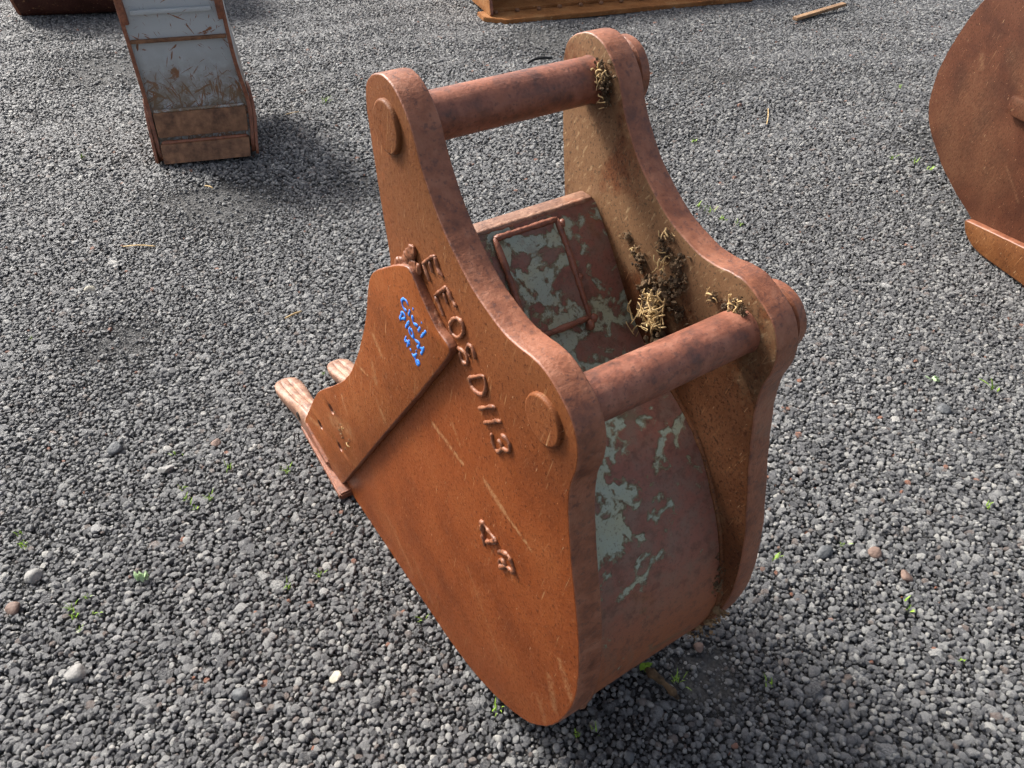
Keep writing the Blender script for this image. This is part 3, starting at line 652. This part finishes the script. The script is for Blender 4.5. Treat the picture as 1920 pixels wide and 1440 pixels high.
sheet('back_sheet', [(.20, .032), (.45, .036), (.72, .07), (.92, .22), (.98, .42), (.90, .62), (.70, .74), (.5, .76)], -.06, LW + .04, .016, M['ochre'], yb, 10, step=.03)
for x in (-.075, LW + .04):
    plate('side_plate', [(.10, .032), (.50, .030), (.75, .06), (.95, .22), (1.0, .42), (.92, .64), (.70, .76), (.48, .78), (.36, .50), (.16, .20)], x, x + .022, (M['ochre'], M['edge'], M['ochre']), yb, bev=.003, step=.02)

# ------------------------------------------------------------------ big round-backed bucket on the right
M['roundrust'] = rust_face('brown_round_plate_rust', (.040, .014, .008), (.070, .024, .012), (.095, .037, .019), tan=(.15, .08, .042), smears=[((.45, .45), (.25, .25), .16, .35), ((.55, .35), (.40, .20), .10, .35), ((.35, .62), (.2, .5), .06, .3), ((.48, .58), (.46, .55), .02, .7), ((.2, .3), (.1, .22), .008, .6)])
M['cutlip'] = rust_face('orange_lip_rust', (.070, .025, .009), (.12, .044, .014), (.16, .066, .024))
rb = empty('round_bucket', (1.724, 2.281, 0), math.atan2(.2392, .97096))
tag(rb, 'big brown bucket with round side plate standing at the right edge of the photo', 'bucket')
# local X = away from the camera side (plate normal), local Y = -along
def RB(al, z): return (-(al - .16), z)
off_x = 0.
ROUT = [(.213, .05), (.02, .05), (-.075, .06), (-.091, .081), (-.210, .130), (-.316, .187), (-.422, .269), (-.463, .316), (-.485, .368), (-.492, .42), (-.492, .483), (-.475, .56), (-.453, .623), (-.430, .681), (-.397, .739), (-.34, .82), (-.25, .90), (-.12, .96), (.02, .98), (.20, .96), (.36, .90), (.50, .78), (.58, .62), (.62, .45), (.60, .05)]
plate('side_plate', [RB(*q) for q in ROUT], 0, .02, (M['roundrust'], M['edge'], M['roundrust']), rb, bev=.003, step=.015, wob=.0014)
plate('side_plate', [RB(*q) for q in ROUT], .98, 1.0, (M['roundrust'], M['edge'], M['roundrust']), rb, bev=.003, step=.02)
sheet('back_sheet', [RB(*q) for q in ROUT[3:22]], .021, .979, -.014, M['roundrust'], rb, 6, step=.03)
lipo = [(-.093, .080), (-.056, .035), (.034, .004), (.62, .004), (.60, .30), (.148, .113), (.029, .101)]
lipo = [(-.093, .078), (-.07, .04), (-.02, .012), (.034, .004), (.62, .004), (.62, .165), (.148, .113), (-.088, .083)]
plate('side_cutter', [RB(*q) for q in lipo], -.030, .002, (M['cutlip'], M['edge'], M['cutlip']), rb, bev=.006, step=.012)
lb = box('lifting_lug', (-.028, -(-.110 - .16) - .16, .462), (.001, -(-.110 - .16), .520), M['roundrust'], rb, .008)
prism2('cutting_edge', [(-.02, -.46), (1.02, -.46), (1.02, .12), (-.02, .12)], .001, .003, M['cutlip'], rb, .0004)

# ------------------------------------------------------------------ odds and ends on the gravel
def gz(x, y): return float(hgt(x, y))
def ang2(a, b): return math.atan2(b[1] - a[1], b[0] - a[0])
wa, wb = (1.869, 5.45), (2.275, 5.716); wl = math.dist(wa, wb)
wd = box('wood_offcut', (0, -.02, .002), (wl, .02, .022), M['wood'], None, .003)
wd.location = (*wa, gz(*wa) + .006); wd.rotation_euler = (0, R(-3), ang2(wa, wb)); tag(wd, 'thin brown wooden offcut lying on gravel at the upper right', 'wood')
rs = tube('rubber_strip', [(.092, 4.562, gz(.092, 4.562) + .010), (.13, 4.61, gz(.13, 4.61) + .018), (.18, 4.65, gz(.18, 4.65) + .016), (.235, 4.66, gz(.235, 4.66) + .009)], .008, M['black'], None, 8, 0, .02, .5)
tag(rs, 'thin curved black strip lying on gravel behind the upper hinge pin', 'rubber strip')
STR = [([(-1.399, 2.444), (-1.288, 2.452)], 'pale straw lying alone on gravel left of the bucket'), ([(-.719, 2.008), (-.676, 2.047)], 'short straw on gravel just left of the side cutter'), ([(1.225, 3.643), (1.279, 3.833)], 'whitish stalk on gravel behind the far ear of the bucket'), ([(-1.116, 3.761), (-1.058, 3.796)], 'yellow straw on gravel right of the grey bucket'), ([(-1.261, 2.948), (-1.222, 2.928)], 'tiny straw on bare patch in front of the grey bucket')]
for (a_, b_), lb_ in STR:
    o = tube('straw_stalk', [(*a_, gz(*a_) + .008), ((a_[0] + b_[0]) / 2 + .004, (a_[1] + b_[1]) / 2, gz(*a_) + .012), (*b_, gz(*b_) + .008)], .0032, M['straw'], None, 6, .1, .01, .6); tag(o, lb_, 'straw')
M['paleStone'] = plain('pale_grey_stone', (.14, .14, .135), (.28, .27, .255), 30, .7, .004)
M['slab'] = plain('dark_slate_stone', (.05, .055, .06), (.13, .135, .14), 30, .6, .004)
M['redstone'] = plain('reddish_stone', (.12, .08, .065), (.22, .15, .12), 30, .7, .004)
M['cream'] = plain('cream_stone', (.28, .26, .21), (.42, .39, .32), 30, .7, .004)
BIG = [(-.858, .798, .022, 'paleStone', 'pale grey triangular stone lying flat at the lower left'), (-1.051, 1.027, .022, 'paleStone', 'long pale grey stone near the left edge'), (-1.052, .946, .016, 'redstone', 'rounded pinkish grey stone touching the left edge'),
       (-1.029, 1.426, .024, 'slab', 'dark slate chip, largest stone left of the teeth'), (-.871, 1.35, .018, 'paleStone', 'light grey stone beside grass blades left of the teeth'), (-1.406, 2.172, .017, 'cream', 'cream pebble alone on the gravel left of the bucket'),
       (-.772, 1.446, .016, 'redstone', 'brownish rounded stone left of the cutter bolt holes'), (1.186, 1.582, .024, 'slab', 'flat dark slate chip right of the lower pin'), (.584, 1.269, .012, 'cream', 'yellowish pebble right of the far side plate'),
       (.704, 1.092, .02, 'slab', 'dark blocky stone right of the bucket heel'), (.818, 1.092, .015, 'redstone', 'dark red stone right of the bucket heel'), (.376, .852, .012, 'redstone', 'pinkish chip near the bare patch under the heel'),
       (.864, 1.027, .016, 'redstone', 'tan stone among gravel at the right'), (-.344, .789, .012, 'cream', 'white pebble near the bottom left of the bucket'), (-.522, .756, .02, 'slab', 'larger grey stone at the bottom left of the bucket'),
       (.211, .635, .014, 'slab', 'dark stone at the bottom edge below the heel'), (-.088, .905, .012, 'cream', 'cream pebble against the near floor edge of the bucket')]
for i, (x, y, r, m_, lb_) in enumerate(BIG):
    o = link('stone', lump(500 + i, r * .9, 3, 13, .6), M[m_], None, 50); o.location = (x, y, gz(x, y) + r * .10 + .001); o.rotation_euler = (random.gauss(0, .15), random.gauss(0, .15), random.uniform(0, 6)); tag(o, lb_, 'stone')

def blades(n, ln, w, spread, curl=.5, mat='leaf', broad=False):
    V, F = [], []
    for _ in range(n):
        a = random.uniform(0, 6.283); lean = random.uniform(.2, curl + .4); l = ln * random.uniform(.5, 1.2); ww = w * random.uniform(.7, 1.2)
        bx_, by_ = random.gauss(0, spread), random.gauss(0, spread); d = Vector((math.cos(a), math.sin(a), 0)); sdv = Vector((-d.y, d.x, 0))
        P = []
        for k in range(5):
            t_ = k / 4; P.append(Vector((bx_, by_, 0)) + d * (lean * l * t_ ** 1.5) + Vector((0, 0, l * (t_ - .35 * lean * t_ * t_))))
        prof_ = (.25, .75, 1, .8, .08) if broad else (.8, 1, .85, .55, .06)
        b0 = len(V)
        for k in range(5): V += [P[k] - sdv * ww * prof_[k], P[k] + Vector((0, 0, ww * .3)), P[k] + sdv * ww * prof_[k]]
        for k in range(4):
            for e in (0, 1): q = b0 + k * 3 + e; F.append((q, q + 1, q + 4, q + 3))
    return mesh(V, F, 'blades')
WEEDS = [(-.804, 1.286), (-.717, 1.35), (-.561, 1.34), (-1.468, 1.894), (-.863, 1.406), (-.906, .972), (-.916, .925), (-.889, .895), (-.49, .999), (.321, .778), (1.141, 1.226), (.832, .946), (-1.14, 1.146), (-1.11, 1.115), (-.786, 1.252), (-.189, .92), (-.421, 1.027), (2.083, 4.185), (1.661, 3.223), (1.79, 3.113), (.833, 3.429), (.734, 2.768), (.767, 2.723), (-.954, 3.945), (-1.883, 3.223), (-.545, 1.733), (.497, .778), (.118, .673), (-.03, .724), (.158, .683), (-.728, 1.252), (.59, 1.07), (.753, 1.115), (.89, .823), (.80, 2.66), (.86, 2.62), (1.74, 3.18), (-.93, .945), (-.87, .93), (-.76, 1.22)]
sprigs = []
protos = [blades(random.randint(5, 11), random.uniform(.016, .026), random.uniform(.0013, .0022), .006) for _ in range(7)]
for i, (x, y) in enumerate(WEEDS):
    me = protos[i % 7]
    if i < 7: o = link('weed_sprig', me, M['leaf'], None, 180)
    else: o = bpy.data.objects.new('weed_sprig', me); col.objects.link(o)
    s_ = random.uniform(.8, 1.4) * (1.5 if y > 2 else 1); o.location = (x, y, gz(x, y) + .002); o.scale = (s_ * .72,) * 3; o.rotation_euler = (0, 0, random.uniform(0, 6))
    sprigs.append(o)
def region(x, y):
    if y > 2.4: return 'beside the round bucket' if x > 1.5 else ('on gravel behind the far ear' if x > .5 else 'near the grey bucket')
    if x > .45: return 'on gravel right of the main bucket'
    if y < .85 and x > -.2: return 'below the bucket heel'
    if x > -.6 and y < 1.1: return 'along the near floor edge'
    if y > 1.2: return 'on gravel left of the teeth'
    return 'in the lower left gravel'
ORD = ['leftmost', 'second from left', 'third from left', 'fourth from left', 'fifth from left', 'sixth from left', 'seventh from left', 'eighth from left', 'ninth from left', 'tenth from left', 'eleventh from left', 'twelfth from left']
groups = {}
for o in sprigs: groups.setdefault(region(o.location.x, o.location.y), []).append(o)
for rg, lst in groups.items():
    lst.sort(key=lambda o: o.location.x / (o.location.y * .769 + .895))
    for k, o in enumerate(lst): tag(o, 'tiny green weed sprig, %s of those %s' % (ORD[k], rg), 'weed', 'green weed sprigs in the gravel')
for (x, y), n_, ln, w, m_, lb_ in (((-.804, 1.02), 8, .026, .006, 'paleleaf', 'pale green broad-leaved seedling on gravel at the lower left'), ((.257, .806), 3, .030, .0075, 'leaf', 'two-leaved green seedling under the bucket heel'), ((1.21, 1.709), 5, .024, .006, 'paleleaf', 'pale leafy seedling on gravel right of the lower pin'), ((1.369, 1.673), 6, .03, .003, 'leaf', 'upright green seedling farthest right on the gravel')):
    o = link('seedling', blades(n_, ln, w, .006, .8, broad=True), M[m_], None, 180); o.location = (x, y, gz(x, y) + .002); tag(o, lb_, 'seedling')
tw = tube('mud_twig', [(.262, .80, .012), (.275, .785, .016), (.30, .762, .012), (.315, .742, .008)], .0075, M['mud'], None, 8, .5, .006); tag(tw, 'brown lumpy twig of mud beside the seedling under the heel', 'twig')
